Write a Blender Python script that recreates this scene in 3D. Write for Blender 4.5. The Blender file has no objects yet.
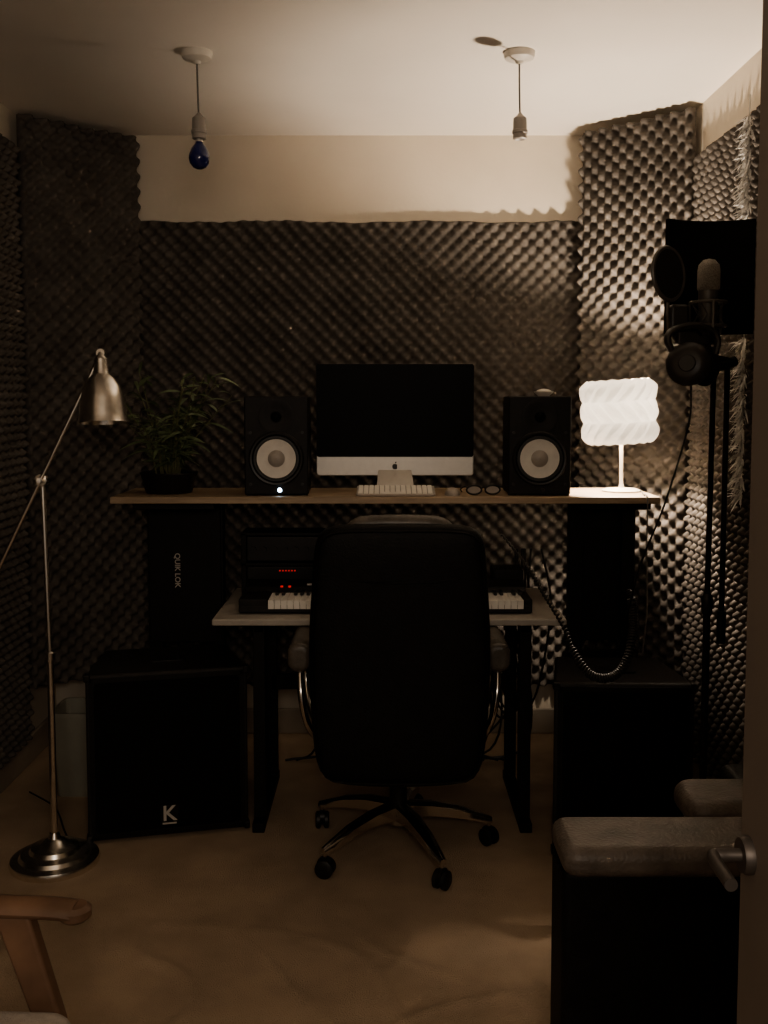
import bpy, math, random
import numpy as np
from mathutils import Vector, Matrix, noise
random.seed(7); rng=np.random.RandomState(3)
SC=bpy.context.scene
COL=SC.collection

# ------------------------------------------------------------ materials
def mat(name,col,rough=0.6,metal=0.0,nscale=0,namt=0.0,bscale=0,bstr=0.0,emit=None,estr=0,spec=0.5,coat=0,trans=0):
    m=bpy.data.materials.new(name); m.use_nodes=True
    nt=m.node_tree; b=nt.nodes['Principled BSDF']
    c=(col[0],col[1],col[2],1)
    b.inputs['Base Color'].default_value=c
    b.inputs['Roughness'].default_value=rough
    b.inputs['Metallic'].default_value=metal
    b.inputs['Specular IOR Level'].default_value=spec
    if coat: b.inputs['Coat Weight'].default_value=coat
    if trans: b.inputs['Transmission Weight'].default_value=trans
    if emit: 
        b.inputs['Emission Color'].default_value=(*emit,1); b.inputs['Emission Strength'].default_value=estr
    tc=nt.nodes.new('ShaderNodeTexCoord')
    if nscale:
        n=nt.nodes.new('ShaderNodeTexNoise'); n.inputs['Scale'].default_value=nscale; n.inputs['Detail'].default_value=5
        nt.links.new(tc.outputs['Object'],n.inputs['Vector'])
        r=nt.nodes.new('ShaderNodeValToRGB')
        r.color_ramp.elements[0].position=0.3; r.color_ramp.elements[1].position=0.7
        r.color_ramp.elements[0].color=tuple(max(0,v*(1-namt)) for v in col)+(1,)
        r.color_ramp.elements[1].color=tuple(min(1,v*(1+namt)) for v in col)+(1,)
        nt.links.new(n.outputs['Fac'],r.inputs['Fac']); nt.links.new(r.outputs['Color'],b.inputs['Base Color'])
    if bscale:
        n=nt.nodes.new('ShaderNodeTexNoise'); n.inputs['Scale'].default_value=bscale; n.inputs['Detail'].default_value=4
        nt.links.new(tc.outputs['Object'],n.inputs['Vector'])
        bp=nt.nodes.new('ShaderNodeBump'); bp.inputs['Strength'].default_value=bstr; bp.inputs['Distance'].default_value=0.01
        nt.links.new(n.outputs['Fac'],bp.inputs['Height']); nt.links.new(bp.outputs['Normal'],b.inputs['Normal'])
    return m

M=dict(
 wall=mat('wall_paint',(.66,.59,.49),.8,nscale=3,namt=.05,bscale=60,bstr=.08),
 ceil=mat('ceiling_paint',(.86,.80,.72),.85,nscale=2,namt=.03,bscale=40,bstr=.06),
 foam=mat('foam_charcoal',(.122,.108,.096),.98,nscale=9,namt=.22,bscale=220,bstr=.25,spec=.05),
 carpet=mat('carpet_tan',(.48,.365,.265),.95,nscale=5,namt=.13,bscale=260,bstr=.7,spec=.1),
 skirt=mat('skirting_paint',(.36,.31,.25),.6,nscale=6,namt=.1),
 blackwood=mat('black_tolex',(.024,.021,.019),.5,nscale=60,namt=.3,bscale=300,bstr=.35,spec=.4),
 grille=mat('speaker_grille',(.010,.009,.008),.75,bscale=700,bstr=.6,spec=.15),
 blackmat=mat('black_matte',(.012,.010,.009),.55,nscale=30,namt=.2,spec=.25),
 blackpl=mat('black_plastic',(.014,.012,.011),.4,nscale=30,namt=.2,spec=.35),
 leather=mat('black_leather',(.0085,.0078,.007),.55,nscale=25,namt=.3,bscale=160,bstr=.25,spec=.20),
 leather2=mat('brown_leather',(.125,.104,.088),.42,nscale=14,namt=.3,bscale=140,bstr=.3,spec=.45),
 armleather=mat('armrest_leather',(.10,.085,.07),.35,nscale=14,namt=.3,bscale=140,bstr=.2,spec=.5),
 deskgrey=mat('desk_laminate',(.42,.38,.33),.5,nscale=18,namt=.08),
 chrome=mat('chrome',(.62,.59,.55),.2,1.0,nscale=20,namt=.05),
 nickel=mat('brushed_nickel',(.84,.80,.74),.25,1.0,nscale=40,namt=.1),
 alu=mat('aluminium',(.50,.47,.43),.42,.6,nscale=40,namt=.04),
 darkmetal=mat('handle_metal',(.11,.095,.085),.5,.7,nscale=40,namt=.06),
 screen=mat('screen_glass',(.004,.004,.004),.45,nscale=4,namt=.1,spec=.08),
 cone=mat('speaker_cone',(.76,.71,.64),.55,nscale=30,namt=.06),
 dust=mat('dust_cap_grey',(.38,.34,.30),.5,nscale=30,namt=.06),
 rubber=mat('rubber_black',(.01,.01,.01),.5,nscale=30,namt=.1),
 cable=mat('cable_black',(.03,.027,.024),.4,nscale=30,namt=.1),
 whitepl=mat('white_plastic',(.66,.61,.54),.45,nscale=20,namt=.05),
 binpl=mat('bin_plastic',(.30,.29,.24),.5,nscale=10,namt=.08),
 cordgrey=mat('cord_grey',(.14,.125,.11),.5,nscale=20,namt=.05),
 holder=mat('lampholder_plastic',(.30,.27,.24),.45,nscale=20,namt=.05),
 keyw=mat('white_keys',(.84,.80,.73),.4,nscale=20,namt=.04),
 blue=mat('blue_glass',(.012,.018,.11),.12,nscale=10,namt=.2,coat=.6),
 leaf=mat('leaf_green',(.13,.165,.085),.42,nscale=12,namt=.45),
 stem=mat('stem_green',(.13,.13,.06),.6,nscale=20,namt=.3),
 soil=mat('soil',(.02,.013,.009),.95,nscale=60,namt=.5,bscale=90,bstr=.9),
 chairwood=mat('chair_wood',(.19,.112,.072),.42,nscale=7,namt=.35),
 cushion=mat('seat_fabric',(.42,.37,.32),.9,nscale=50,namt=.15,bscale=350,bstr=.5),
 door=mat('door_paint',(.15,.122,.102),.55,nscale=5,namt=.08),
 led=mat('led_white',(.7,.8,1),.4,emit=(.55,.78,1),estr=14,nscale=5,namt=.01),
 ledred=mat('led_red',(.6,.03,.02),.4,emit=(1,.04,.02),estr=.3,nscale=5,namt=.01),
 label=mat('label_print',(.55,.51,.46),.6,nscale=20,namt=.05),
 feather=mat('feather_white',(.62,.60,.57),.6,nscale=20,namt=.2),
 micmesh=mat('mic_mesh',(.42,.38,.33),.45,.6,nscale=300,namt=.4,bscale=900,bstr=.9),
 micbody=mat('mic_body_grey',(.13,.118,.105),.38,.3,nscale=30,namt=.1),
 headph=mat('headphone_shell',(.035,.031,.028),.35,nscale=30,namt=.1),
 nylon=mat('nylon_mesh',(.010,.009,.008),.85,nscale=200,namt=.3,spec=.15),
 popnyl=mat('pop_filter_nylon',(.035,.031,.027),.85,nscale=200,namt=.3,spec=.15),
)
def wood(name,c1,c2,sc=(1.5,14,14)):
    m=bpy.data.materials.new(name); m.use_nodes=True; nt=m.node_tree; b=nt.nodes['Principled BSDF']
    tc=nt.nodes.new('ShaderNodeTexCoord'); mp=nt.nodes.new('ShaderNodeMapping'); mp.inputs['Scale'].default_value=sc
    n=nt.nodes.new('ShaderNodeTexNoise'); n.inputs['Scale'].default_value=3; n.inputs['Detail'].default_value=8
    r=nt.nodes.new('ShaderNodeValToRGB'); r.color_ramp.elements[0].position=.35; r.color_ramp.elements[1].position=.65
    r.color_ramp.elements[0].color=(*c1,1); r.color_ramp.elements[1].color=(*c2,1)
    nt.links.new(tc.outputs['Object'],mp.inputs['Vector']); nt.links.new(mp.outputs['Vector'],n.inputs['Vector'])
    nt.links.new(n.outputs['Fac'],r.inputs['Fac']); nt.links.new(r.outputs['Color'],b.inputs['Base Color'])
    b.inputs['Roughness'].default_value=.5
    return m
M['shelf']=wood('pine_shelf',(.28,.20,.13),(.44,.33,.225))
SHADE_E=.10
def shade_mat():
    m=bpy.data.materials.new('paper_shade'); m.use_nodes=True; nt=m.node_tree
    for n in list(nt.nodes): nt.nodes.remove(n)
    o=nt.nodes.new('ShaderNodeOutputMaterial'); t=nt.nodes.new('ShaderNodeBsdfTranslucent'); d=nt.nodes.new('ShaderNodeBsdfDiffuse')
    e=nt.nodes.new('ShaderNodeEmission'); a=nt.nodes.new('ShaderNodeAddShader'); a2=nt.nodes.new('ShaderNodeAddShader')
    n=nt.nodes.new('ShaderNodeTexNoise'); n.inputs['Scale'].default_value=12
    r=nt.nodes.new('ShaderNodeValToRGB'); r.color_ramp.elements[0].color=(.0135,.0133,.0125,1); r.color_ramp.elements[1].color=(.020,.0195,.0185,1)
    tc=nt.nodes.new('ShaderNodeTexCoord'); nt.links.new(tc.outputs['Object'],n.inputs['Vector'])
    nt.links.new(n.outputs['Fac'],r.inputs['Fac']); nt.links.new(r.outputs['Color'],t.inputs['Color'])
    d.inputs['Color'].default_value=(.35,.33,.30,1)
    e.inputs['Color'].default_value=(1,.93,.84,1); e.inputs['Strength'].default_value=SHADE_E
    nt.links.new(t.outputs[0],a.inputs[0]); nt.links.new(d.outputs[0],a.inputs[1])
    nt.links.new(a.outputs[0],a2.inputs[0]); nt.links.new(e.outputs[0],a2.inputs[1]); nt.links.new(a2.outputs[0],o.inputs[0])
    return m
M['shade']=shade_mat()

# ------------------------------------------------------------ helpers
def root(name,loc=(0,0,0),rz=0):
    e=bpy.data.objects.new(name,None); e.location=loc; e.rotation_euler=(0,0,rz); e.empty_display_size=.1
    COL.objects.link(e); return e
def mk(name,V,F,m,parent=None,smooth=True,angle=35,bevel=0,bseg=3,sub=0):
    me=bpy.data.meshes.new(name); me.from_pydata([tuple(map(float,v)) for v in V],[],[tuple(int(i) for i in f) for f in F]); me.update()
    import bmesh
    bm=bmesh.new(); bm.from_mesh(me); bmesh.ops.recalc_face_normals(bm,faces=bm.faces); bm.to_mesh(me); bm.free()
    if smooth:
        me.polygons.foreach_set('use_smooth',[True]*len(me.polygons))
        if not sub and not bevel: me.set_sharp_from_angle(angle=math.radians(angle))
    ob=bpy.data.objects.new(name,me); COL.objects.link(ob)
    me.materials.append(M[m] if isinstance(m,str) else m)
    if parent: ob.parent=parent
    if bevel:
        b=ob.modifiers.new('bevel','BEVEL'); b.width=bevel; b.segments=bseg; b.limit_method='ANGLE'; b.angle_limit=math.radians(30); b.harden_normals=True
    if sub:
        s=ob.modifiers.new('sub','SUBSURF'); s.levels=sub; s.render_levels=sub
    return ob
def boxg(x0,x1,y0,y1,z0,z1):
    V=[(x0,y0,z0),(x1,y0,z0),(x1,y1,z0),(x0,y1,z0),(x0,y0,z1),(x1,y0,z1),(x1,y1,z1),(x0,y1,z1)]
    F=[(0,3,2,1),(4,5,6,7),(0,1,5,4),(1,2,6,5),(2,3,7,6),(3,0,4,7)]
    return V,F
def box(name,x0,x1,y0,y1,z0,z1,m,parent=None,bevel=.003,bseg=2,rot=None,pivot=None):
    V,F=boxg(x0,x1,y0,y1,z0,z1)
    if rot is not None:
        pv=Vector(pivot) if pivot else Vector(((x0+x1)/2,(y0+y1)/2,(z0+z1)/2))
        V=[rot@(Vector(v)-pv)+pv for v in V]
    return mk(name,V,F,m,parent,smooth=bevel>0,bevel=bevel,bseg=bseg)
def boxes(name,lst,m,parent=None,bevel=0,bseg=2):
    V=[];F=[]
    for b in lst:
        v,f=boxg(*b); o=len(V); V+=v; F+=[tuple(i+o for i in q) for q in f]
    return mk(name,V,F,m,parent,smooth=bevel>0,bevel=bevel,bseg=bseg)
def lathe(name,prof,m,parent=None,seg=40,axis=None,org=(0,0,0),cap=False,angle=35):
    ax=Vector(axis).normalized() if axis is not None else Vector((0,0,1))
    q=Vector((0,0,1)).rotation_difference(ax); V=[];F=[]
    n=len(prof)
    for (r,h) in prof:
        for k in range(seg):
            a=2*math.pi*k/seg
            V.append(q@Vector((r*math.cos(a),r*math.sin(a),h))+Vector(org))
    for i in range(n-1):
        for k in range(seg):
            k2=(k+1)%seg
            F.append((i*seg+k,i*seg+k2,(i+1)*seg+k2,(i+1)*seg+k))
    if cap:
        F.append(tuple(range(seg))[::-1]); F.append(tuple((n-1)*seg+k for k in range(seg)))
    return mk(name,V,F,m,parent,angle=angle)
def cyl(name,p0,p1,r,m,parent=None,seg=20,r2=None):
    p0=Vector(p0);p1=Vector(p1); L=(p1-p0).length
    return lathe(name,[(r,0),(r2 if r2 is not None else r,L)],m,parent,seg,axis=p1-p0,org=p0,cap=True)
def smoothpts(P,n=8):
    P=[Vector(p) for p in P]
    if len(P)<3: return P
    out=[]
    Q=[P[0]*2-P[1]]+P+[P[-1]*2-P[-2]]
    for i in range(1,len(Q)-2):
        a,b,c,d=Q[i-1],Q[i],Q[i+1],Q[i+2]
        for k in range(n):
            t=k/n
            out.append(.5*((2*b)+(c-a)*t+(2*a-5*b+4*c-d)*t*t+(3*b-a-3*c+d)*t**3))
    out.append(P[-1]); return out
def tubeg(P,r,seg=8,sm=8,closed=False):
    P=smoothpts(P,sm) if sm else [Vector(p) for p in P]
    rs=r if isinstance(r,(list,tuple)) else None
    V=[];F=[];n=len(P)
    t=(P[1]-P[0]).normalized(); up=Vector((0,0,1)) if abs(t.z)<.9 else Vector((1,0,0))
    nrm=t.cross(up).normalized()
    for i,p in enumerate(P):
        t2=(P[min(i+1,n-1)]-P[max(i-1,0)]).normalized()
        if t2.length>0:
            nrm=(nrm-t2*nrm.dot(t2)).normalized()
        b=t2.cross(nrm)
        rr=r if rs is None else rs[0]+(rs[1]-rs[0])*i/(n-1)
        for k in range(seg):
            a=2*math.pi*k/seg; V.append(p+nrm*math.cos(a)*rr+b*math.sin(a)*rr)
    for i in range(n-1):
        for k in range(seg):
            k2=(k+1)%seg; F.append((i*seg+k,i*seg+k2,(i+1)*seg+k2,(i+1)*seg+k))
    F.append(tuple(range(seg))); F.append(tuple((n-1)*seg+k for k in range(seg)))
    return V,F
def tube(name,P,r,m,parent=None,seg=8,sm=8):
    V,F=tubeg(P,r,seg,sm); return mk(name,V,F,m,parent,angle=60)
def merge(lst):
    V=[];F=[]
    for v,f in lst:
        o=len(V); V+=list(v); F+=[tuple(i+o for i in q) for q in f]
    return V,F
def prism(name,pts,y0,y1,m,parent=None,bevel=.01,bseg=3,axis='y'):
    n=len(pts)
    if axis=='y':
        V=[(x,y0,z) for x,z in pts]+[(x,y1,z) for x,z in pts]
    elif axis=='x':
        V=[(y0,x,z) for x,z in pts]+[(y1,x,z) for x,z in pts]
    else:
        V=[(x,z,y0) for x,z in pts]+[(x,z,y1) for x,z in pts]
    F=[tuple(range(n)),tuple(range(2*n-1,n-1,-1))]+[(i,(i+1)%n,(i+1)%n+n,i+n) for i in range(n)]
    return mk(name,V,F,m,parent,bevel=bevel,bseg=bseg)
def rrect(x0,x1,z0,z1,r,seg=6):
    out=[]
    for cx,cz,a0 in ((x1-r,z1-r,0),(x0+r,z1-r,90),(x0+r,z0+r,180),(x1-r,z0+r,270)):
        for k in range(seg+1):
            a=math.radians(a0+90*k/seg); out.append((cx+r*math.cos(a),cz+r*math.sin(a)))
    return out
def text(name,s,size,loc,rot,m,parent,off=.0012):
    c=bpy.data.curves.new(name,'FONT'); c.body=s; c.size=size; c.extrude=.0008; c.offset=off; c.align_x='CENTER'; c.align_y='CENTER'
    o=bpy.data.objects.new(name,c); o.location=loc; o.rotation_euler=rot; o.data.materials.append(M[m]); o.parent=parent
    COL.objects.link(o); return o

# ------------------------------------------------------------ room
XL,XR,YB,YF,H=-1.56,1.30,4.65,-.9,2.79
box('wall_back',XL-.1,XR+.1,YB,YB+.1,0,H,'wall',bevel=0)
box('wall_left',XL-.1,XL,YF,YB,0,H,'wall',bevel=0)
box('wall_right',XR,XR+.1,YF,YB,0,H,'wall',bevel=0)
box('ceiling',XL-.1,XR+.1,YF,YB+.1,H,H+.1,'ceil',bevel=0)
box('wall_front',.44,XR,.13,.25,0,H,'wall',bevel=0)
nx,ny=190,340
xs=np.linspace(XL-.1,XR+.1,nx); ys=np.linspace(YF,YB+.1,ny); V=[]
for y in ys:
    for x in xs:
        k=max(0,min(1,(3.05-y)/.3))*max(0,min(1,(y-.4)/.6))
        w=noise.noise(Vector((x*1.1+y*.7,(x*.45-y)*2.0,1.7)))
        w2=noise.noise(Vector((x*1.8-y*.9,(x*.8+y)*3.2,4.7)))
        ridge=max(0,1-abs(w)*13)**1.3*.011+max(0,1-abs(w2)*12)**1.3*.007
        V.append((x,y,k*max(0,ridge)))
F=[(j*nx+i,j*nx+i+1,(j+1)*nx+i+1,(j+1)*nx+i) for j in range(ny-1) for i in range(nx-1)]
mk('floor',V,F,'carpet',angle=80)
def skirting(name,x0,x1,y0,y1):
    box(name,x0,x1,y0,y1,0,.12,'skirt',bevel=.006)
skirting('baseboard_left',XL,XL+.02,YF,YB)
skirting('baseboard_right',XR-.02,XR,.26,YB)
skirting('baseboard_back',XL+.02,XR-.02,YB-.02,YB)

# ------------------------------------------------------------ egg-crate foam
def foam(name,p0,p1,z0,z1,nrm,base=.016,amp=.044,lam=.068,step=.0084,lump=.006,seed=0):
    p0=np.array(p0,float);p1=np.array(p1,float); L=np.linalg.norm(p1-p0); d=(p1-p0)/L; n=np.array(nrm,float); n/=np.linalg.norm(n)
    nu=int(L/step)+1; nv=int((z1-z0)/step)+1
    u=np.linspace(0,L,nu); v=np.linspace(z0,z1,nv)
    U,W=np.meshgrid(u,v)
    a=2*math.pi/lam
    wob=.005*np.sin(U*4+W*3+seed)
    c=np.cos(a*(U+wob))*np.cos(a*(W+wob*.7))
    h=base+amp*(0.5+0.5*np.sign(c)*np.abs(c)**.85)
    h+=lump*(np.sin(U*3.1+seed)+np.sin(W*2.3+seed*2+U*1.3)+.5*np.sin(W*7+U*5+seed))*.6
    h=np.maximum(h,.004)
    top=np.clip((W-(z1-.12))/.12,0,1); W2=W+top*.004*np.sin(U*9+seed)+top*.002*np.sin(U*31+seed)
    Up=np.pad(U,1,'edge');Wp=np.pad(W2,1,'edge');hp=np.pad(h,1,'constant',constant_values=0)
    X=p0[0]+d[0]*Up+n[0]*hp; Y=p0[1]+d[1]*Up+n[1]*hp
    co=np.stack([X,Y,Wp],-1).reshape(-1,3)
    R,C=Up.shape
    idx=np.arange(R*C).reshape(R,C)
    q=np.stack([idx[:-1,:-1],idx[:-1,1:],idx[1:,1:],idx[1:,:-1]],-1).reshape(-1,4)
    cr=np.cross(np.array([d[0],d[1],0]),np.array([0,0,1])); 
    if cr[0]*n[0]+cr[1]*n[1]<0: q=q[:,::-1]
    me=bpy.data.meshes.new(name); me.vertices.add(len(co)); me.vertices.foreach_set('co',co.ravel())
    me.loops.add(q.size); me.loops.foreach_set('vertex_index',q.ravel())
    me.polygons.add(len(q)); me.polygons.foreach_set('loop_start',np.arange(0,q.size,4)); 
    me.polygons.foreach_set('use_smooth',[True]*len(q)); me.update(calc_edges=True); me.validate()
    me.materials.append(M['foam']); ob=bpy.data.objects.new(name,me); COL.objects.link(ob); return ob
foam('acoustic_foam_panel',(-1.26,YB-.001),(1.02,YB-.001),.24,2.395,(0,-1),seed=1)
foam('acoustic_foam_panel',(-1.535,4.245),(-1.13,4.60),.34,2.765,(.67,-.74),seed=2)
foam('acoustic_foam_panel',(.895,4.51),(1.275,4.15),.30,2.76,(-.68,-.73),seed=3)
foam('acoustic_foam_panel',(XL+.001,2.2),(XL+.001,4.22),.13,2.63,(1,0),seed=4)
foam('acoustic_foam_panel',(XR-.001,2.2),(XR-.001,4.12),.13,2.565,(-1,0),seed=5)

# ------------------------------------------------------------ door beside the camera
d=root('door_1',(.387,.27,0))
box('door_leaf',0,.04,0,.78,.008,2.04,'door',d,bevel=.003)
boxes('panel_moulding',[(-.004,.0,.12,.66,1.25,1.90),(-.004,.0,.12,.66,.2,.95)],'door',d)
lathe('handle_rose',[(0.001,.010),(.018,.010),(.020,.005),(.020,0)],'darkmetal',d,axis=(-1,0,0),org=(0,.752,1.100))
tube('lever_handle',[(-.005,.752,1.100),(-.030,.752,1.100),(-.040,.745,1.100),(-.041,.690,1.098)],.007,'darkmetal',d,seg=12)
box('trim_1',.427,.46,.25,.28,0,2.12,'door',bevel=.004)

# ------------------------------------------------------------ studio desk
k=root('studio_desk',(0,3.9,0))
SZ=1.218
box('upper_shelf',-1.03,1.04,-.18,.22,SZ-.026,SZ,'shelf',k,bevel=.004)
box('desk_top',-.615,.652,-.40,.20,.777,.802,'deskgrey',k,bevel=.006)
L=[]
for x in (-.46,.52):
    L+=[(x-.022,x+.022,-.30,-.26,.03,.777),(x-.022,x+.022,.10,.14,.03,.777),(x-.022,x+.022,-.36,.18,.0,.035),(x-.018,x+.018,-.30,.14,.73,.776)]
L.append((-.46,.52,.10,.13,.40,.46))
boxes('desk_legs',L,'blackmat',k,bevel=.003)
L=[]
for s,xa,xb in ((-1,-.93,-.68),(1,.78,.99)):
    for x in (xa,xb):
        L+=[(x-.028,x+.028,.10,.16,.03,SZ-.05)]
    L+=[(xa-.03,xb+.03,-.12,.2,SZ-.055,SZ-.0265),(xa-.03,xa+.03,-.0,.3,0,.035),(xb-.03,xb+.03,-.0,.3,0,.035),(xa,xb,.11,.14,.5,.56)]
boxes('shelf_stands',L,'blackmat',k,bevel=.003)
box('stand_back_plate',-.95,-.66,.085,.15,.60,1.165,'blackmat',k)
box('stand_back_plate_r',.80,.97,.12,.15,.60,1.165,'blackmat',k)
text('label_text','QUIK LOK',.030,(-.835,.083,.895),(math.pi/2,math.radians(90),0),'label',k,off=.0005)

r_=root('rack_mount_unit',(0,4.0,.802))
boxes('shells',[(-.55,-.26,-.05,.09,0,.115),(-.55,-.26,-.05,.09,.135,.235),(.44,.56,-.05,.09,0,.10)],'blackpl',r_,bevel=.004)
boxes('side_frames',[(-.57,-.55,-.06,.10,0,.25),(-.26,-.245,-.06,.10,0,.25),(-.57,-.245,-.06,.10,.24,.252),(-.57,-.245,-.06,.10,.118,.13)],'blackmat',r_,bevel=.002)
lst=[]
for i in range(6): lst.append(tubeg([(-.52+i*.042,-.05,.185),(-.52+i*.042,-.066,.185)],.010,12,0))
V,F=merge(lst); mk('knobs',V,F,'blackpl',r_)
boxes('level_lights',[(-.42+i*.012,-.42+i*.012+.006,-.053,-.05,.095,.100) for i in range(6)],'ledred',r_)

kb=root('music_keyboard',(0.005,3.70,.802))
box('body',-.535,.535,-.12,.14,.004,.035,'blackpl',kb,bevel=.005)
prism('control_panel',[(.02,.035),(.14,.035),(.14,.085),(.06,.07)],-.535,.535,'blackpl',kb,bevel=.004,axis='x')
boxes('end_blocks',[(-.535,-.43,-.12,.03,.03,.056),(.505,.535,-.12,.03,.03,.056)],'blackpl',kb,bevel=.004)
L=[];B=[]; n=40; w=.0233
for i in range(n):
    x=-.428+i*w; L.append((x+.0006,x+w-.0006,-.122,.025,.02,.052))
    if i%7 in (0,1,3,4,5) : B.append((x+w-.006,x+w+.006,-.03,.025,.045,.064))
boxes('white_keys',L,'keyw',kb,bevel=.001); boxes('black_keys',B,'rubber',kb,bevel=.001)
boxes('indicator_lights',[(-.40,-.39,.052,.06,.067,.073),(-.37,-.36,.052,.06,.067,.073)],'ledred',kb)
boxes('buttons',[(-.30+i*.03,-.28+i*.03,.07,.085,.07,.078) for i in range(18)],'alu',kb)

# ------------------------------------------------------------ desktop computer
c=root('desktop_computer',(.044,3.97,SZ))
prism('body',rrect(-.314,.314,.062,.507,.012),0,.022,'alu',c,bevel=.003)
prism('display_glass',rrect(-.3135,.3135,.137,.5065,.010),-.003,.0,'screen',c,bevel=.0008)
pts=[]
for i in range(28):
    a=2*math.pi*i/28; rr=.0115*(1-.12*abs(math.cos(a))**6)*(1+.06*math.cos(2*a)); 
    if -0.5<a<0.5 or a>2*math.pi-.5: rr*=.78
    pts.append((rr*math.cos(a),.098+rr*math.sin(a)))
prism('front_mark',pts,-.0015,.0,'blackpl',c,bevel=0)
prism('mark_leaf',[(0.001,.110),(.006,.114),(.005,.119),(0,.115)],-.0015,0,'blackpl',c,bevel=0)
prism('stand_neck',[(.03,.26),(.045,.26),(.085,.03),(.085,.0),(.07,.0),(.07,.03)],-.07,.07,'alu',c,bevel=.002,axis='x')
prism('stand_foot',[(-.078,-.10),(.078,-.10),(.075,.085),(-.075,.085)],0,.007,'alu',c,bevel=.003,axis='z')
V=[(-.076,-.09,.007),(.076,-.09,.007),(.062,.03,.11),(-.062,.03,.11),(-.076,-.075,.004),(.076,-.075,.004),(.062,.05,.11),(-.062,.05,.11)]
mk('stand_ramp',V,[(0,1,2,3),(4,7,6,5),(0,4,5,1),(1,5,6,2),(3,2,6,7),(0,3,7,4)],'alu',c,bevel=.001)

kbd=root('computer_keyboard',(.045,3.80,SZ+.001)); kbd.rotation_euler=(math.radians(11),0,0); kbd.location.z=SZ+.012
prism('base',rrect(-.150,.150,-.06,.06,.01),0,.008,'dust',kbd,bevel=.002,axis='z')
L=[]
for r in range(6):
    for i in range(14):
        x=-.142+i*.0203; 
        if r==0 and 3<i<9: continue
        L.append((x,x+.0168,-.054+r*.0184,-.054+r*.0184+.0148,.007,.0125))
L.append((-.142+4*.0203,-.142+9*.0203-.003,-.054,-.0388,.007,.0125))
boxes('keys',L,'keyw',kbd,bevel=.0008)
boxes('rear_feet',[(-.14,-.11,.035,.055,-.014,0),(.11,.14,.035,.055,-.014,0)],'keyw',kbd)
ms=root('computer_mouse',(.262,3.80,SZ))
V=[];F=[];nu,nv=16,8
for j in range(nv+1):
    ph=math.pi/2*j/nv
    for i in range(nu):
        a=2*math.pi*i/nu; V.append((.03*math.cos(a)*math.cos(ph)**.6 if j<nv else 0,.055*math.sin(a)*math.cos(ph)**.6 if j<nv else 0,.028*math.sin(ph)))
for j in range(nv):
    for i in range(nu): F.append((j*nu+i,j*nu+(i+1)%nu,(j+1)*nu+(i+1)%nu,(j+1)*nu+i))
F.append(tuple(range(nu))); mk('shell',V,F,'dust',ms)

g=root('eyeglasses',(.378,3.77,SZ+.004),math.radians(8))
lst=[]
for s in (-1,1):
    P=[(s*.036+.029*math.cos(a),0.0,.019+.017*math.sin(a)) for a in np.linspace(0,2*math.pi,22)]
    lst.append(tubeg(P,.0036,8,0))
    lst.append(tubeg([(s*.063,0,.03),(s*.070,.02,.030),(s*.066,.10,.014),(s*.055,.13,.0)],.0026,6,4))
lst.append(tubeg([(-.009,0,.024),(0,-.002,.028),(.009,0,.024)],.003,6,4))
V,F=merge(lst); mk('frame',V,F,'rubber',g)
for s in (-1,1):
    lathe('lens' ,[(0.001,.0),(.027,.0),(.027,.001),(0.001,.001)],'dust',g,axis=(0,1,0),org=(s*.036,0,.019),seg=20).scale=(1,1,.62)
for o_ in g.children:
    if o_.name.startswith('lens'): o_.location=(0,0,.019*(1-.62))

# ------------------------------------------------------------ studio monitors
def monitor(x,y,lit,rz,w):
    m=root('studio_monitor_speaker',(x,y,SZ),rz)
    prism('cabinet',rrect(-w/2,w/2,.004,.378,.006),0,.27,'blackmat',m,bevel=.006)
    boxes('feet',[(sx*.1-.015,sx*.1+.015,yy,yy+.03,0,.005) for sx in(-1,1) for yy in (.02,.22)],'rubber',m)
    o=(0,0,.142); ax=(0,-1,0)
    lathe('woofer_ring',[(.104,0),(.104,.006),(.099,.009),(.092,.008),(.086,.002)],'blackpl',m,axis=ax,org=o,seg=56)
    lathe('woofer_surround',[(.090,.002),(.086,.010),(.078,.010),(.072,.001)],'rubber',m,axis=ax,org=o,seg=56)
    lathe('woofer_cone',[(.076,.003),(.055,.0005),(.034,-.001),(.030,-.0005)],'cone',m,axis=ax,org=(0,-.0015,.142),seg=56)
    lathe('dust_cap',[(.033,.0),(.027,.006),(.015,.0105),(.001,.012)],'dust',m,axis=ax,org=o,seg=40)
    o=(0,0,.300)
    lathe('tweeter_horn',[(.068,0),(.068,.004),(.060,.005),(.045,.002),(.022,.0015),(.020,.003)],'blackmat',m,axis=ax,org=o,seg=48)
    lathe('tweeter_dome',[(.019,.001),(.014,.007),(.006,.010),(.0005,.011)],'screen',m,axis=ax,org=o,seg=30)
    lst=[tubeg([(sx*.098+0,-.001,.142+sz*.098),(sx*.098,-.006,.142+sz*.098)],.006,10,0) for sx in(-1,1) for sz in(-1,1)]
    V,F=merge(lst); mk('screws',V,F,'rubber',m)
    lathe('power_light',[(.0005,.003),(.007,.003),(.008,0)],'led' if lit else 'blackpl',m,axis=ax,org=(.012,0,.022),seg=16)
    return m
monitor(-.408,3.765,True,math.radians(2),.242); monitor(.590,3.765,False,math.radians(-2),.235)
ds=root('small_bowl',(.618,3.86,SZ+.378))
lathe('bowl',[(.001,.002),(.02,.0),(.024,.004),(.036,.014),(.038,.019),(.035,.018),(.022,.008),(.001,.006)],'whitepl',ds)
lathe('lid_knob',[(.034,.017),(.024,.024),(.010,.028),(.001,.029)],'whitepl',ds)

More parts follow.
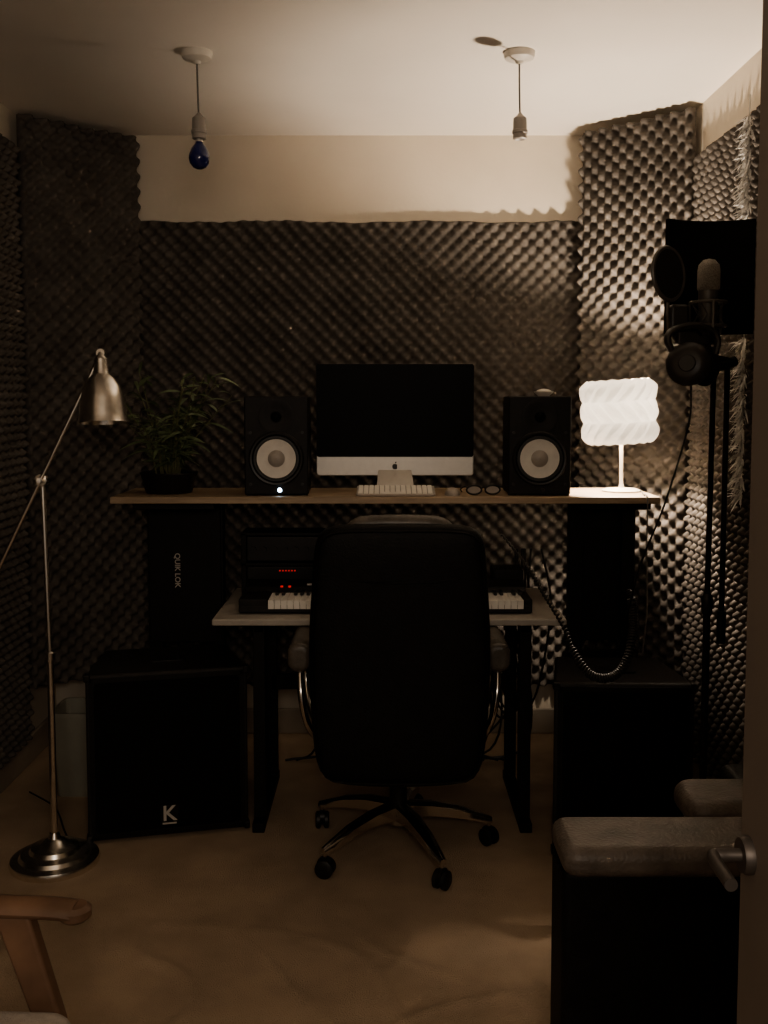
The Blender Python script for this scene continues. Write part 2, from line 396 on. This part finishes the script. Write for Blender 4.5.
# ------------------------------------------------------------ potted bamboo
p=root('potted_bamboo_plant',(-.845,3.90,SZ))
lathe('pot',[(.001,0),(.085,0),(.090,.006),(.108,.07),(.112,.078),(.110,.082),(.100,.078),(.095,.068),(.001,.062)],'blackpl',p,seg=40)
lathe('soil',[(.001,.074),(.098,.070)],'soil',p,seg=30)
lst=[];lv=[]
def leaf(o,d,L,w):
    d=Vector(d).normalized(); up=Vector((0,0,1)); s=d.cross(up)
    if s.length<.1: s=Vector((1,0,0))
    s.normalize(); nn=s.cross(d); V=[];F=[];N=6
    rollv=random.uniform(-1,1); s=(s*math.cos(rollv)+nn*math.sin(rollv)).normalized(); 
    for i in range(N+1):
        t=i/N; ww=w*math.sin(math.pi*min(1,t*.93+.05))**.8*(1-.35*t)
        c=Vector(o)+d*L*t+Vector((0,0,-1))*L*.38*t*t
        if i==N: ww=.0004
        V+= [c-s*ww, c+s*ww]
    for i in range(N): F.append((2*i,2*i+1,2*i+3,2*i+2))
    return V,F
for i in range(24):
    a=random.uniform(0,2*math.pi); r0=random.uniform(0,.05); lean=random.uniform(.08,.23)
    if i%3==0: lean*=.4
    h=random.uniform(.18,.42); b=Vector((r0*math.cos(a),r0*math.sin(a),.07))
    P=[b,b+Vector((lean*.25*math.cos(a),lean*.25*math.sin(a),h*.4)),b+Vector((lean*math.cos(a),lean*math.sin(a),h))]
    P[2].y=min(P[2].y,.16)
    lst.append(tubeg(P,[.0035,.0015],6,6)); sp=smoothpts(P,9)
    for j in range(5,len(sp),1):
        for q in range(2 if random.random()<.3 else 1):
            aa=random.uniform(0,2*math.pi); el=random.uniform(-.1,1.0)
            lv.append(leaf(sp[j],(math.cos(aa)*math.cos(el),math.sin(aa)*math.cos(el),math.sin(el)),random.uniform(.06,.115),random.uniform(.005,.0095)))
V,F=merge(lst); mk('stems',V,F,'stem',p)
V,F=merge(lv); mk('leaves',V,F,'leaf',p,angle=180)

# ------------------------------------------------------------ table lamp
t=root('table_lamp',(.945,3.95,SZ))
lathe('base',[(.001,.0),(.075,.0),(.076,.006),(.06,.012),(.012,.016),(.008,.03)],'whitepl',t)
cyl('stem',(0,0,.015),(-.004,0,.27),.0075,'whitepl',t)
lathe('bulb_holder',[(.008,.25),(.018,.255),(.018,.29),(.012,.292),(.001,.292)],'whitepl',t)
V,F=merge([tubeg([(0,0,.26),(math.cos(a)*.13,math.sin(a)*.13,.235)],.002,6,0) for a in (0.3,2.4,4.5)]); mk('shade_spider',V,F,'whitepl',t)
nt_,nz_=240,72; V=[];F=[]
R0=.138; Hs=.250; nb=3; npl=16
rot=Matrix.Rotation(math.radians(-3.5),4,'Y')
def tri(x): x=x%1.0; return 4*abs(x-.5)-1
for j in range(nz_+1):
    v=j/nz_; bnd=min(int(v*nb),nb-1); fr=v*nb-bnd
    env=1-max(0,(abs(v-.5)-.36)/.14)**2*.12
    for i in range(nt_):
        th=i/nt_
        sgn=1 if bnd%2 else -1
        ch=tri(npl*th+sgn*(fr-.5)*1.2)
        r=(R0+.007*math.sin(math.pi*fr)+.0085*ch*(.25+.75*math.sin(math.pi*fr)))*env
        zz=Hs*(v-.5)+.002*tri(npl*th+(.5 if bnd%2 else 0))
        q=rot@Vector((r*math.cos(2*math.pi*th),r*math.sin(2*math.pi*th),zz))
        V.append((q.x-.014,q.y,q.z+.318))
for j in range(nz_):
    for i in range(nt_): F.append((j*nt_+i,j*nt_+(i+1)%nt_,(j+1)*nt_+(i+1)%nt_,(j+1)*nt_+i))
mk('pleated_shade',V,F,'shade',t,angle=12)
ld=bpy.data.lights.new('bulb_light','POINT'); ld.energy=62; ld.color=(1,.84,.67); ld.shadow_soft_size=.028
lo=bpy.data.objects.new('bulb_light',ld); lo.location=(-.008,0,.330); lo.parent=t; COL.objects.link(lo)
pc=root('lamp_power_cord',(.945,3.95,SZ))
tube('cord',[(.078,-.01,.004),(.060,-.10,.004),(.045,-.178,.004),(.042,-.24,-.012),(.041,-.245,-.2),(.045,-.25,-.42),(.03,-.25,-.60)],.003,'cordgrey',pc)

# ------------------------------------------------------------ office chair
ch=root('office_chair',(.050,3.42,0))
def outline():
    pts=[]
    half=[(0,1.196),(.12,1.196),(.20,1.192),(.240,1.178),(.262,1.145),(.270,1.08),(.277,.98),(.286,.86),(.288,.74),(.284,.60),(.274,.46),(.258,.39),(.22,.352),(.10,.343),(0,.342)]
    for x,z in half: pts.append((x,z))
    for x,z in half[-2:0:-1]: pts.append((-x,z))
    return pts
out=outline(); V=[];F=[]; n=len(out)
cz=.78
def bend(z): return -.27-.05*((z-.45)/.75)**2 if z>.45 else -.27
allr=[(.25,.05),(.75,.045),(.93,.03),(1.0,.008),(1.01,-.02),(.995,-.045),(.955,-.060),(.85,-.068),(.55,-.072),(.25,-.073)]
for s,dy in allr:
    for x,z in out:
        zz=cz+(z-cz)*s; V.append((x*s,bend(zz)+dy-.0,zz))
for i in range(len(allr)-1):
    for q in range(n): F.append((i*n+q,i*n+(q+1)%n,(i+1)*n+(q+1)%n,(i+1)*n+q))
F.append(tuple(range(n))); F.append(tuple((len(allr)-1)*n+q for q in range(n)))
bk=mk('backrest',V,F,'leather',ch,sub=1)
V,F=merge([tubeg([(-.150,-.315,1.170),(-.115,-.315,1.190),(0,-.315,1.195),(.115,-.315,1.190),(.150,-.315,1.170)],.028,14,6)])
mk('headrest_pad',V,F,'armleather',ch)
tube('back_piping',[(x*.955,bend(cz+(z-cz)*.955)-.062,cz+(z-cz)*.955) for x,z in out]+[(out[0][0],bend(1.2)-.062,cz+(out[0][1]-cz)*.955)],.0035,'leather',ch,seg=6,sm=2)
tube('head_seam',[(-.24,bend(1.03)-.064,1.04),(-.12,bend(1.03)-.070,1.02),(0,bend(1.02)-.072,1.015),(.12,bend(1.03)-.070,1.02),(.24,bend(1.03)-.064,1.04)],.003,'leather',ch,seg=6)
prism('seat_cushion',rrect(-.265,.265,-.24,.27,.07),.42,.53,'leather',ch,bevel=.035,bseg=5,axis='z')
prism('seat_pan',rrect(-.20,.20,-.18,.2,.04),.385,.42,'blackpl',ch,bevel=.008,axis='z')
for s in (-1,1):
    prism('arm_pad',rrect(s*.332-.040,s*.332+.040,.675,.775,.035),-.17,.13,'armleather',ch,bevel=.022,bseg=4)
    tube('arm_loop',[(s*.332,.10,.70),(s*.335,.14,.60),(s*.32,.10,.50),(s*.28,.03,.44),(s*.20,0,.41)],.013,'chrome',ch,seg=12)
    tube('arm_rear_strut',[(s*.332,-.13,.69),(s*.325,-.17,.60),(s*.305,-.16,.50),(s*.27,-.10,.43),(s*.20,-.06,.41)],.012,'chrome',ch,seg=12)
cyl('gas_lift_cover',(0,0,.14),(0,0,.27),.03,'blackpl',ch,24); cyl('gas_lift',(0,0,.26),(0,0,.39),.016,'chrome',ch,20)
box('tilt_mechanism',-.07,.07,-.10,.10,.345,.39,'blackpl',ch,bevel=.01)
lathe('star_hub',[(.001,.17),(.035,.17),(.045,.16),(.045,.10),(.03,.09),(.001,.09)],'chrome',ch)
for ai,a in enumerate((5,-65,-139,149,77)):
    a=math.radians(a); c_,s_=math.cos(a),math.sin(a); R=.325
    V=[]
    for tt,w_,zt,zb in ((.03,.028,.172,.120),(.12,.026,.166,.122),(.22,.022,.144,.108),(.30,.017,.114,.087),(.335,.012,.100,.083)):
        for sx,zz in ((-1,zt-.008),(-.5,zt),(.5,zt),(1,zt-.008),(1,zb),(-1,zb)):
            V.append((c_*tt-s_*sx*w_,s_*tt+c_*sx*w_,zz))
    F=[(0,1,2,3,4,5),tuple(24+i for i in (5,4,3,2,1,0))]+[(r*6+i,r*6+(i+1)%6,(r+1)*6+(i+1)%6,(r+1)*6+i) for r in range(4) for i in range(6)]
    mk('star_leg',V,F,'chrome',ch,angle=50)
    cx,cy=c_*R,s_*R
    cyl('caster_stem',(cx,cy,.06),(cx,cy,.09),.007,'chrome',ch,12)
    ax=Vector((math.cos(a+.6),math.sin(a+.6),0))
    for o in (-1,1):
        w0=Vector((cx,cy,.031))+ax*0.015*o
        lathe('caster_wheel',[(.001,-.010),(.024,-.010),(.031,-.006),(.031,.006),(.024,.010),(.001,.010)],'rubber',ch,seg=24,axis=ax,org=w0)
    lathe('caster_hood',[(.028,-.008),(.028,.008)],'blackpl',ch,seg=20,axis=ax,org=(cx,cy,.042),cap=True)

# ------------------------------------------------------------ PA speaker cabinets
def pa(x,y,rz,w,h,dp,label):
    s=root('loudspeaker_cabinet',(x,y,0),rz)
    n=[(-w/2,0),(w/2,0),(w/2-.05,dp),(-w/2+.05,dp)]
    prism('cabinet_body',n,.012,h,'blackwood',s,bevel=.012,bseg=3,axis='z')
    boxes('feet',[(sx*(w/2-.09)-.02,sx*(w/2-.09)+.02,yy,yy+.04,0,.014) for sx in(-1,1) for yy in(.04,dp-.09)],'rubber',s)
    prism('grille',rrect(-w/2+.03,w/2-.03,.04,h-.03,.012),-.008,.002,'grille',s,bevel=.004)
    fr=[(-w/2+.014,w/2-.014,-.004,.0,.018,.036),(-w/2+.014,w/2-.014,-.004,.0,h-.03,h-.012),(-w/2+.012,-w/2+.028,-.004,0,.018,h-.012),(w/2-.028,w/2-.012,-.004,0,.018,h-.012)]
    boxes('grille_frame',fr,'blackmat',s,bevel=.001)
    lst=[]
    for cx in (-1,1):
        for cz in (.022,h-.012):
            lst.append(boxg(cx*(w/2)-.016 if cx>0 else -w/2-.003,w/2+.003 if cx>0 else -w/2+.016+.003,-.005,.03,cz-.012,cz+.014))
    V,F=merge(lst); mk('corner_protectors',V,F,'blackpl',s,bevel=.004)
    prism('top_handle',rrect(-.07,.07,dp*.35,dp*.35+.07,.02),h-.001,h+.006,'blackpl',s,bevel=.002,axis='z')
    if label:
        boxes('badge_plate',[(-.032,.032,-.0105,-.008,.055,.125)],'blackpl',s,bevel=.001)
        text('badge_letter','K',.078,(0,-.0125,.095),(math.pi/2,0,0),'label',s)
        boxes('badge_bar',[(-.025,.025,-.0120,-.0105,.057,.063)],'label',s)
    return s
pa(-.775,3.50,math.radians(13),.57,.615,.36,True)
pa(.823,3.34,math.radians(-2),.48,.615,.36,True)

# waste bin in the left corner: square tapered, rolled rim, open top
wb=root('waste_bin',(-1.22,3.96,0))
def ring(hw,z,r=.02): return [(x,y,z) for x,y in rrect(-hw,hw,-hw,hw,r,4)]
lv_=[ring(.085,0),ring(.087,.004),ring(.103,.325),ring(.110,.326),ring(.110,.345),ring(.101,.345),ring(.084,.012),ring(.03,.012,.01)]
nn_=len(lv_[0]); V=[v for q in lv_ for v in q]
F=[(i*nn_+j,i*nn_+(j+1)%nn_,(i+1)*nn_+(j+1)%nn_,(i+1)*nn_+j) for i in range(len(lv_)-1) for j in range(nn_)]
F+=[tuple(range(nn_))[::-1],tuple((len(lv_)-1)*nn_+j for j in range(nn_))]
mk('bin_body',V,F,'binpl',wb,angle=40)

# ------------------------------------------------------------ floor lamp
f=root('floor_lamp',(-1.128,3.31,0))
lathe('weighted_base',[(.001,.0),(.148,.0),(.150,.012),(.146,.022),(.120,.028),(.112,.040),(.085,.047),(.078,.060),(.045,.070),(.034,.082),(.022,.088),(.016,.105),(.001,.106)],'nickel',f,seg=64)
cyl('pole_lower',(0,0,.10),(0,0,.72),.0115,'nickel',f); cyl('pole_upper',(0,0,.72),(-.012,0,1.315),.0095,'nickel',f)
lathe('pole_collar',[(.0115,.70),(.016,.705),(.016,.73),(.0095,.735)],'nickel',f,seg=24)
J=Vector((-.014,0,1.315))
lathe('joint_disc',[(.001,-.016),(.02,-.016),(.022,-.012),(.022,.012),(.02,.016),(.001,.016)],'nickel',f,seg=28,axis=(0,1,0),org=J)
lathe('joint_knob',[(.006,0),(.006,.02),(.013,.022),(.013,.036),(.001,.038)],'nickel',f,seg=20,axis=(0,-1,0),org=J+Vector((0,-.015,0)))
dr=Vector((.41,0,.82)).normalized()
A=J+Vector((0,-.012,0))-dr*.40; B=J+Vector((0,-.012,0))+dr*.470
cyl('swing_arm',A,B,.0075,'nickel',f,16)
lathe('counterweight',[(.001,0),(.014,.002),(.016,.01),(.016,.05),(.012,.06),(.001,.061)],'nickel',f,seg=24,axis=dr,org=A)
lathe('head_knuckle',[(.001,-.012),(.014,-.012),(.016,0),(.014,.012),(.001,.012)],'nickel',f,seg=20,axis=(0,1,0),org=B)
hd=Vector((.05,-.10,-1)).normalized()
lathe('bell_shade',[(.006,-.012),(.012,.0),(.022,.012),(.024,.045),(.027,.062),(.045,.078),(.061,.105),(.070,.145),(.076,.195),(.080,.215),(.082,.222),(.080,.222),(.074,.195),(.068,.145),(.058,.106),(.03,.08),(.001,.075)],'nickel',f,seg=48,axis=hd,org=B+Vector((.0,-.008,-.008)))
lathe('bulb',[(.012,.08),(.016,.10),(.028,.13),(.030,.15),(.022,.17),(.001,.18)],'whitepl',f,seg=24,axis=hd,org=B+Vector((.0,-.008,-.008)))
tube('floor_lamp_cord',[(0,.148,.012),(-.05,.25,.006),(-.15,.45,.006),(-.3,.6,.006)],.003,'rubber',f)

# ------------------------------------------------------------ pendants
def pendant(x,y,bulb,name):
    q=root(name,(x,y,H))
    lathe('ceiling_rose',[(.001,-.040),(.010,-.040),(.016,-.032),(.036,-.028),(.050,-.022),(.054,-.012),(.055,0)],'whitepl',q,seg=44)
    tube('flex_cord',[(0,0,-.035),(.001,0,-.12),(.004,0,-.225)],.0033,'cordgrey',q)
    lathe('lamp_holder',[(.004,-.225+.02),(.011,-.235+.02),(.023,-.245+.02),(.024,-.262+.02),(.024,-.285+.02),(.027,-.287+.02),(.027,-.297+.02),(.024,-.299+.02),(.024,-.315+.02),(.018,-.318+.02),(.001,-.310+.02)],'holder',q,seg=32,org=(.004,0,0))
    if bulb:
        lathe('bulb_cap',[(.013,-.292),(.013,-.312)],'alu',q,seg=24,org=(.004,0,0))
        lathe('blue_bulb',[(.012,-.304),(.016,-.314),(.028,-.330),(.036,-.350),(.037,-.364),(.033,-.380),(.022,-.394),(.009,-.400),(.0005,-.401)],'blue',q,seg=36,org=(.004,0,0))
pendant(-.652,3.56,True,'pendant_light'); pendant(.472,3.56,False,'pendant_light')

# ------------------------------------------------------------ microphone rig
m=root('microphone_stand',(.992,3.02,0))
legs=[]
for a in (200,320,80):
    a=math.radians(a); legs.append(tubeg([(0,0,.20),(math.cos(a)*.15,math.sin(a)*.15,.10),(math.cos(a)*.24,math.sin(a)*.24,.018)],.008,8,4))
V,F=merge(legs); mk('tripod_legs',V,F,'blackmat',m)
cyl('pole_lower',(0,0,.10),(0,0,.95),.011,'blackmat',m); cyl('pole_upper',(.0,0,.95),(.004,0,1.66),.0085,'blackmat',m)
lathe('clutch',[(.011,.92),(.017,.93),(.017,.98),(.011,.99)],'blackpl',m,seg=20)
cyl('boom_drop',(.052,.02,.90),(.052,.02,1.68),.0085,'blackmat',m)
cyl('boom_counterweight',(.052,.02,.83),(.052,.02,.93),.014,'blackpl',m)
cyl('boom_clamp',(-.02,0,1.67),(.075,.02,1.70),.016,'blackpl',m)
cyl('cross_bar',(-.10,-.01,1.73),(.06,.01,1.70),.008,'blackmat',m)
cyl('riser',(-.02,0,1.66),(-.02,0,1.80),.009,'blackmat',m)
V=[];F=[];N=16
for i in range(N+1):
    a=math.radians(-38+76*i/N); 
    for rr in (.215,.230):
        for z in (1.785,2.135):
            V.append((.012+math.sin(a)*rr*.98,-.10+math.cos(a)*rr,z))
for i in range(N):
    b=i*4;c2=b+4
    F+=[(b,c2,c2+1,b+1),(b+2,b+3,c2+3,c2+2),(b+1,c2+1,c2+3,b+3),(b,b+2,c2+2,c2)]
F+=[(0,1,3,2),(N*4,N*4+2,N*4+3,N*4+1)]
mk('reflection_screen',V,F,'nylon',m)
box('screen_bracket',-.01,.02,.0,.12,1.75,1.79,'blackmat',m)
o=(-.030,-.04,0)
lathe('mic_body',[(.001,1.775),(.020,1.775),(.026,1.785),(.029,1.90),(.030,1.905)],'micbody',m,seg=32,org=o)
lathe('mic_grille',[(.030,1.905),(.033,1.91),(.033,1.962),(.030,1.980),(.018,1.994),(.001,1.998)],'micmesh',m,seg=32,org=o)
lst=[]
for z in (1.80,1.87):
    R=.052; lst.append(tubeg([(o[0]+R*math.cos(a),o[1]+R*math.sin(a),z) for a in np.linspace(0,2*math.pi,28)],.0045,8,0))
for i in range(8):
    a=2*math.pi*i/8; a2=a+.4
    lst.append(tubeg([(o[0]+.052*math.cos(a),o[1]+.052*math.sin(a),1.87),(o[0]+.029*math.cos(a2),o[1]+.029*math.sin(a2),1.835),(o[0]+.052*math.cos(a),o[1]+.052*math.sin(a),1.80)],.0018,6,0))
for i in range(3):
    a=2*math.pi*i/3+.5; lst.append(tubeg([(o[0]+.054*math.cos(a),o[1]+.054*math.sin(a),1.87),(o[0]+.054*math.cos(a),o[1]+.054*math.sin(a),1.78)],.0045,6,0))
V,F=merge(lst); mk('shock_mount',V,F,'micbody',m)
box('mount_bracket',-.12,-.02,-.05,.02,1.745,1.785,'headph',m,bevel=.006)
box('mount_knob_block',-.145,-.085,-.05,.01,1.78,1.865,'headph',m,bevel=.012)
pax=Vector((.62,-.74,0.05)).normalized(); po=Vector((-.158,-.07,1.950))
lathe('pop_filter',[(.001,.002),(.074,.002)],'popnyl',m,seg=44,axis=pax,org=po)
lathe('pop_filter_hoop',[(.072,.005),(.080,.005),(.083,.0),(.080,-.005),(.072,-.005),(.072,.005)],'micbody',m,seg=44,axis=pax,org=po)
tube('gooseneck',[po+Vector((0,0,-.08)),po+Vector((.0,.0,-.13)),(-.12,-.02,1.76),(-.06,0,1.74)],.0055,'micbody',m)
h=root('headphones',(.905,2.93,1.685))
for s,ox,oy in ((-1,-.022,-.03),(1,.035,.02)):
    ax=Vector((.5*s,-1,.1)).normalized()
    lathe('ear_cup',[(.001,.024),(.036,.024),(.054,.017),(.064,.004),(.062,-.010),(.055,-.022),(.040,-.024),(.030,-.014),(.001,-.012)],'headph',h,seg=36,axis=ax,org=(ox,oy,.0))
    lathe('cup_plate',[(.001,.027),(.022,.027),(.026,.023)],'headph',h,seg=30,axis=ax,org=(ox,oy,.0))
V,F=tubeg([(-.056,0,.03),(-.076,0,.07),(-.06,.0,.10),(0,.0,.115),(.05,.0,.10),(.070,0,.07),(.064,.0,.03)],.010,10,6)
mk('headband',[(v[0],v[1]*1.8,v[2]) for v in V],F,'headph',h)
tube('headphone_hook',[(0,0,.118),(.02,.03,.10),(.072,.07,.06)],.004,'blackmat',h)
tube('headphone_cable',[(-.01,-.02,-.06),(-.01,0,-.18),(-.03,.15,-.42),(-.055,.33,-.64),(-.06,.42,-.77),(-.075,.46,-.86)],.0032,'rubber',h)

cc=root('coiled_cable',(0,0,0))
path=smoothpts([(.845,3.39,.93),(.858,3.385,.86),(.855,3.375,.78),(.825,3.33,.70),(.775,3.312,.648),(.705,3.315,.650),(.655,3.36,.71),(.63,3.44,.79),(.58,3.55,.88),(.52,3.62,.98),(.44,3.70,1.08)],40)
V=[];n=len(path); hp=[]
ac=0
for i,pnt in enumerate(path):
    tg=(path[min(i+1,n-1)]-path[max(i-1,0)]).normalized(); s1=tg.cross(Vector((0,1,0.01))).normalized(); s2=tg.cross(s1)
    frac=i/n
    amp=.0125 if .04<frac<.62 else .006 if frac<.9 else .002
    ac+=1.35
    hp.append(pnt+s1*math.cos(ac)*amp+s2*math.sin(ac)*amp)
V,F=tubeg(hp,.0042,6,3); mk('coil',V,F,'cable',cc,angle=80)

cb=root('cable_bundle',(0,0,0)); lst=[]
for i in range(12):
    x=random.uniform(.36,.62) if i<8 else random.uniform(-.40,-.1); 
    P=[(x,4.24,.80),(x+random.uniform(-.06,.06),4.24,.55),(x+random.uniform(-.08,.08),4.24,.3),(x+random.uniform(-.1,.1),4.25,.06),(x+random.uniform(-.25,.2),4.26,.008)]
    lst.append(tubeg(P,.005,6,6))
for i in range(7):
    x=random.uniform(.56,.68); z=random.uniform(.15,.45)
    lst.append(tubeg([(x,4.22,.95),(x+random.uniform(-.03,.05),4.22,.70),(x+random.uniform(-.05,.03),4.23,z+.1),(x-.06,4.24,z),(x-.12,4.24,z+.12),(x-.15,4.24,z+.4)],.005,6,6))
V,F=merge(lst); mk('loose_cables',V,F,'cable',cb)

# feathery garland hanging on the right wall
fg=root('feather_garland',(1.222,3.40,0)); lst=[]
for seg0,seg1 in ((2.20,2.53),(1.25,1.80)):
    z=seg0
    while z<seg1:
        for q in range(7):
            a=random.uniform(math.pi*.5,math.pi*1.5); el=random.uniform(-.9,.5); L_=random.uniform(.03,.058)
            o_=Vector((0,random.uniform(-.02,.02),z))
            lst.append(leaf(o_,(math.cos(a)*.7,math.sin(a),math.sin(el)),L_,.0042))
        z+=.010
V,F=merge(lst); mk('feathers',V,F,'feather',fg,angle=180)
tube('garland_cord',[(0,0,1.25),(0,0,1.9),(0,0,2.60)],.002,'feather',fg)

# ------------------------------------------------------------ leather armchair, lower right
a=root('leather_armchair',(.735,2.35,0))
box('near_arm_panel',-.36,.42,-.335,-.18,.06,.60,'leather',a,bevel=.02,bseg=4)
prism('near_arm_pad',rrect(-.362,.45,-.355,-.165,.035),.585,.652,'leather2',a,bevel=.028,bseg=5,axis='z')
box('seat_base',-.24,.40,-.18,.30,.06,.28,'leather',a,bevel=.02,bseg=4)
prism('seat_cushion',rrect(-.25,.22,-.178,.30,.04),.28,.42,'leather2',a,bevel=.04,bseg=5,axis='z')
box('backrest',.17,.42,-.165,.30,.28,.60,'leather',a,bevel=.03,bseg=4)
prism('back_pad',rrect(-.04,.45,-.16,.02,.05),.60,.668,'leather2',a,bevel=.03,bseg=5,axis='z')
boxes('legs',[(sx-.025,sx+.025,sy-.025,sy+.025,0,.07) for sx,sy in((-.31,-.26),(.36,-.26),(-.20,.25),(.36,.25))],'blackmat',a,bevel=.004)

# ------------------------------------------------------------ wooden armchair, lower left
w=root('wooden_armchair',(-.865,1.60,0),math.radians(-3))
for s,yy in (('far',.235),('near',-.235)):
    V,F=tubeg([(-.27,yy,.635),(-.12,yy,.628),(.08,yy,.622),(.22,yy,.62),(.268,yy,.615)],.02,14,6)
    V=[Vector((v.x,(v.y-yy)*1.6+yy,(v.z-.622)*.85+.622)) for v in V]
    mk('arm_'+s,V,F,'chairwood',w)
    lathe('arm_end_'+s,[(.001,-.015),(.022,-.015),(.031,-.007),(.031,.007),(.022,.015),(.001,.015)],'chairwood',w,seg=24,org=(.268,yy,.614))
    prism('front_leg_'+s,[(.115,.61),(.185,.61),(.245,.40),(.26,.0),(.215,.0),(.195,.38)],yy-.017,yy+.017,'chairwood',w,bevel=.008)
    prism('rear_leg_'+s,[(-.25,.63),(-.21,.63),(-.235,.34),(-.30,.0),(-.335,.0),(-.28,.34)],yy-.017,yy+.017,'chairwood',w,bevel=.008)
    prism('back_post_'+s,[(-.235,.33),(-.275,.33),(-.375,.86),(-.34,.87)],yy-.05 if yy>0 else yy+.02,yy-.02 if yy>0 else yy+.05,'chairwood',w,bevel=.008)
prism('seat_rail',rrect(-.27,.22,-.215,.215,.02),.29,.335,'chairwood',w,bevel=.006,axis='z')
prism('seat_cushion',rrect(-.25,.285,-.212,.212,.05),.335,.445,'cushion',w,bevel=.035,bseg=5,axis='z')
V,F=boxg(-.03,.03,-.185,.185,.0,.46); R=Matrix.Rotation(math.radians(-11),3,'Y'); 
mk('back_cushion',[R@Vector(v)+Vector((-.235,0,.44)) for v in V],F,'cushion',w,bevel=.025,bseg=4)

# ------------------------------------------------------------ lights / world / camera
W=bpy.data.worlds.new('world'); SC.world=W; W.use_nodes=True
bg=W.node_tree.nodes['Background']; bg.inputs['Color'].default_value=(1,.87,.73,1); bg.inputs['Strength'].default_value=.13
al=bpy.data.lights.new('hall_fill_light','AREA'); al.shape='RECTANGLE'; al.size=.7; al.size_y=.5; al.energy=17; al.color=(1,.85,.70)  # unseen ambient fill added behind the camera, tilted up to brighten foam and ceiling
ao=bpy.data.objects.new('hall_fill_light',al); ao.location=(.1,-.6,1.95); ao.rotation_euler=(math.radians(100),0,math.radians(12)); COL.objects.link(ao)

cam=bpy.data.cameras.new('camera'); co=bpy.data.objects.new('camera',cam); COL.objects.link(co)
cam.sensor_fit='VERTICAL'; cam.sensor_height=36; cam.lens=995*36/1024
co.location=(0,0,1.58); co.rotation_euler=(math.radians(90-4),0,0); cam.shift_y=-42/1024
cam.clip_start=.02
SC.camera=co
SC.view_settings.view_transform='AgX'
SC.view_settings.look='AgX - Medium High Contrast'
SC.view_settings.exposure=.42
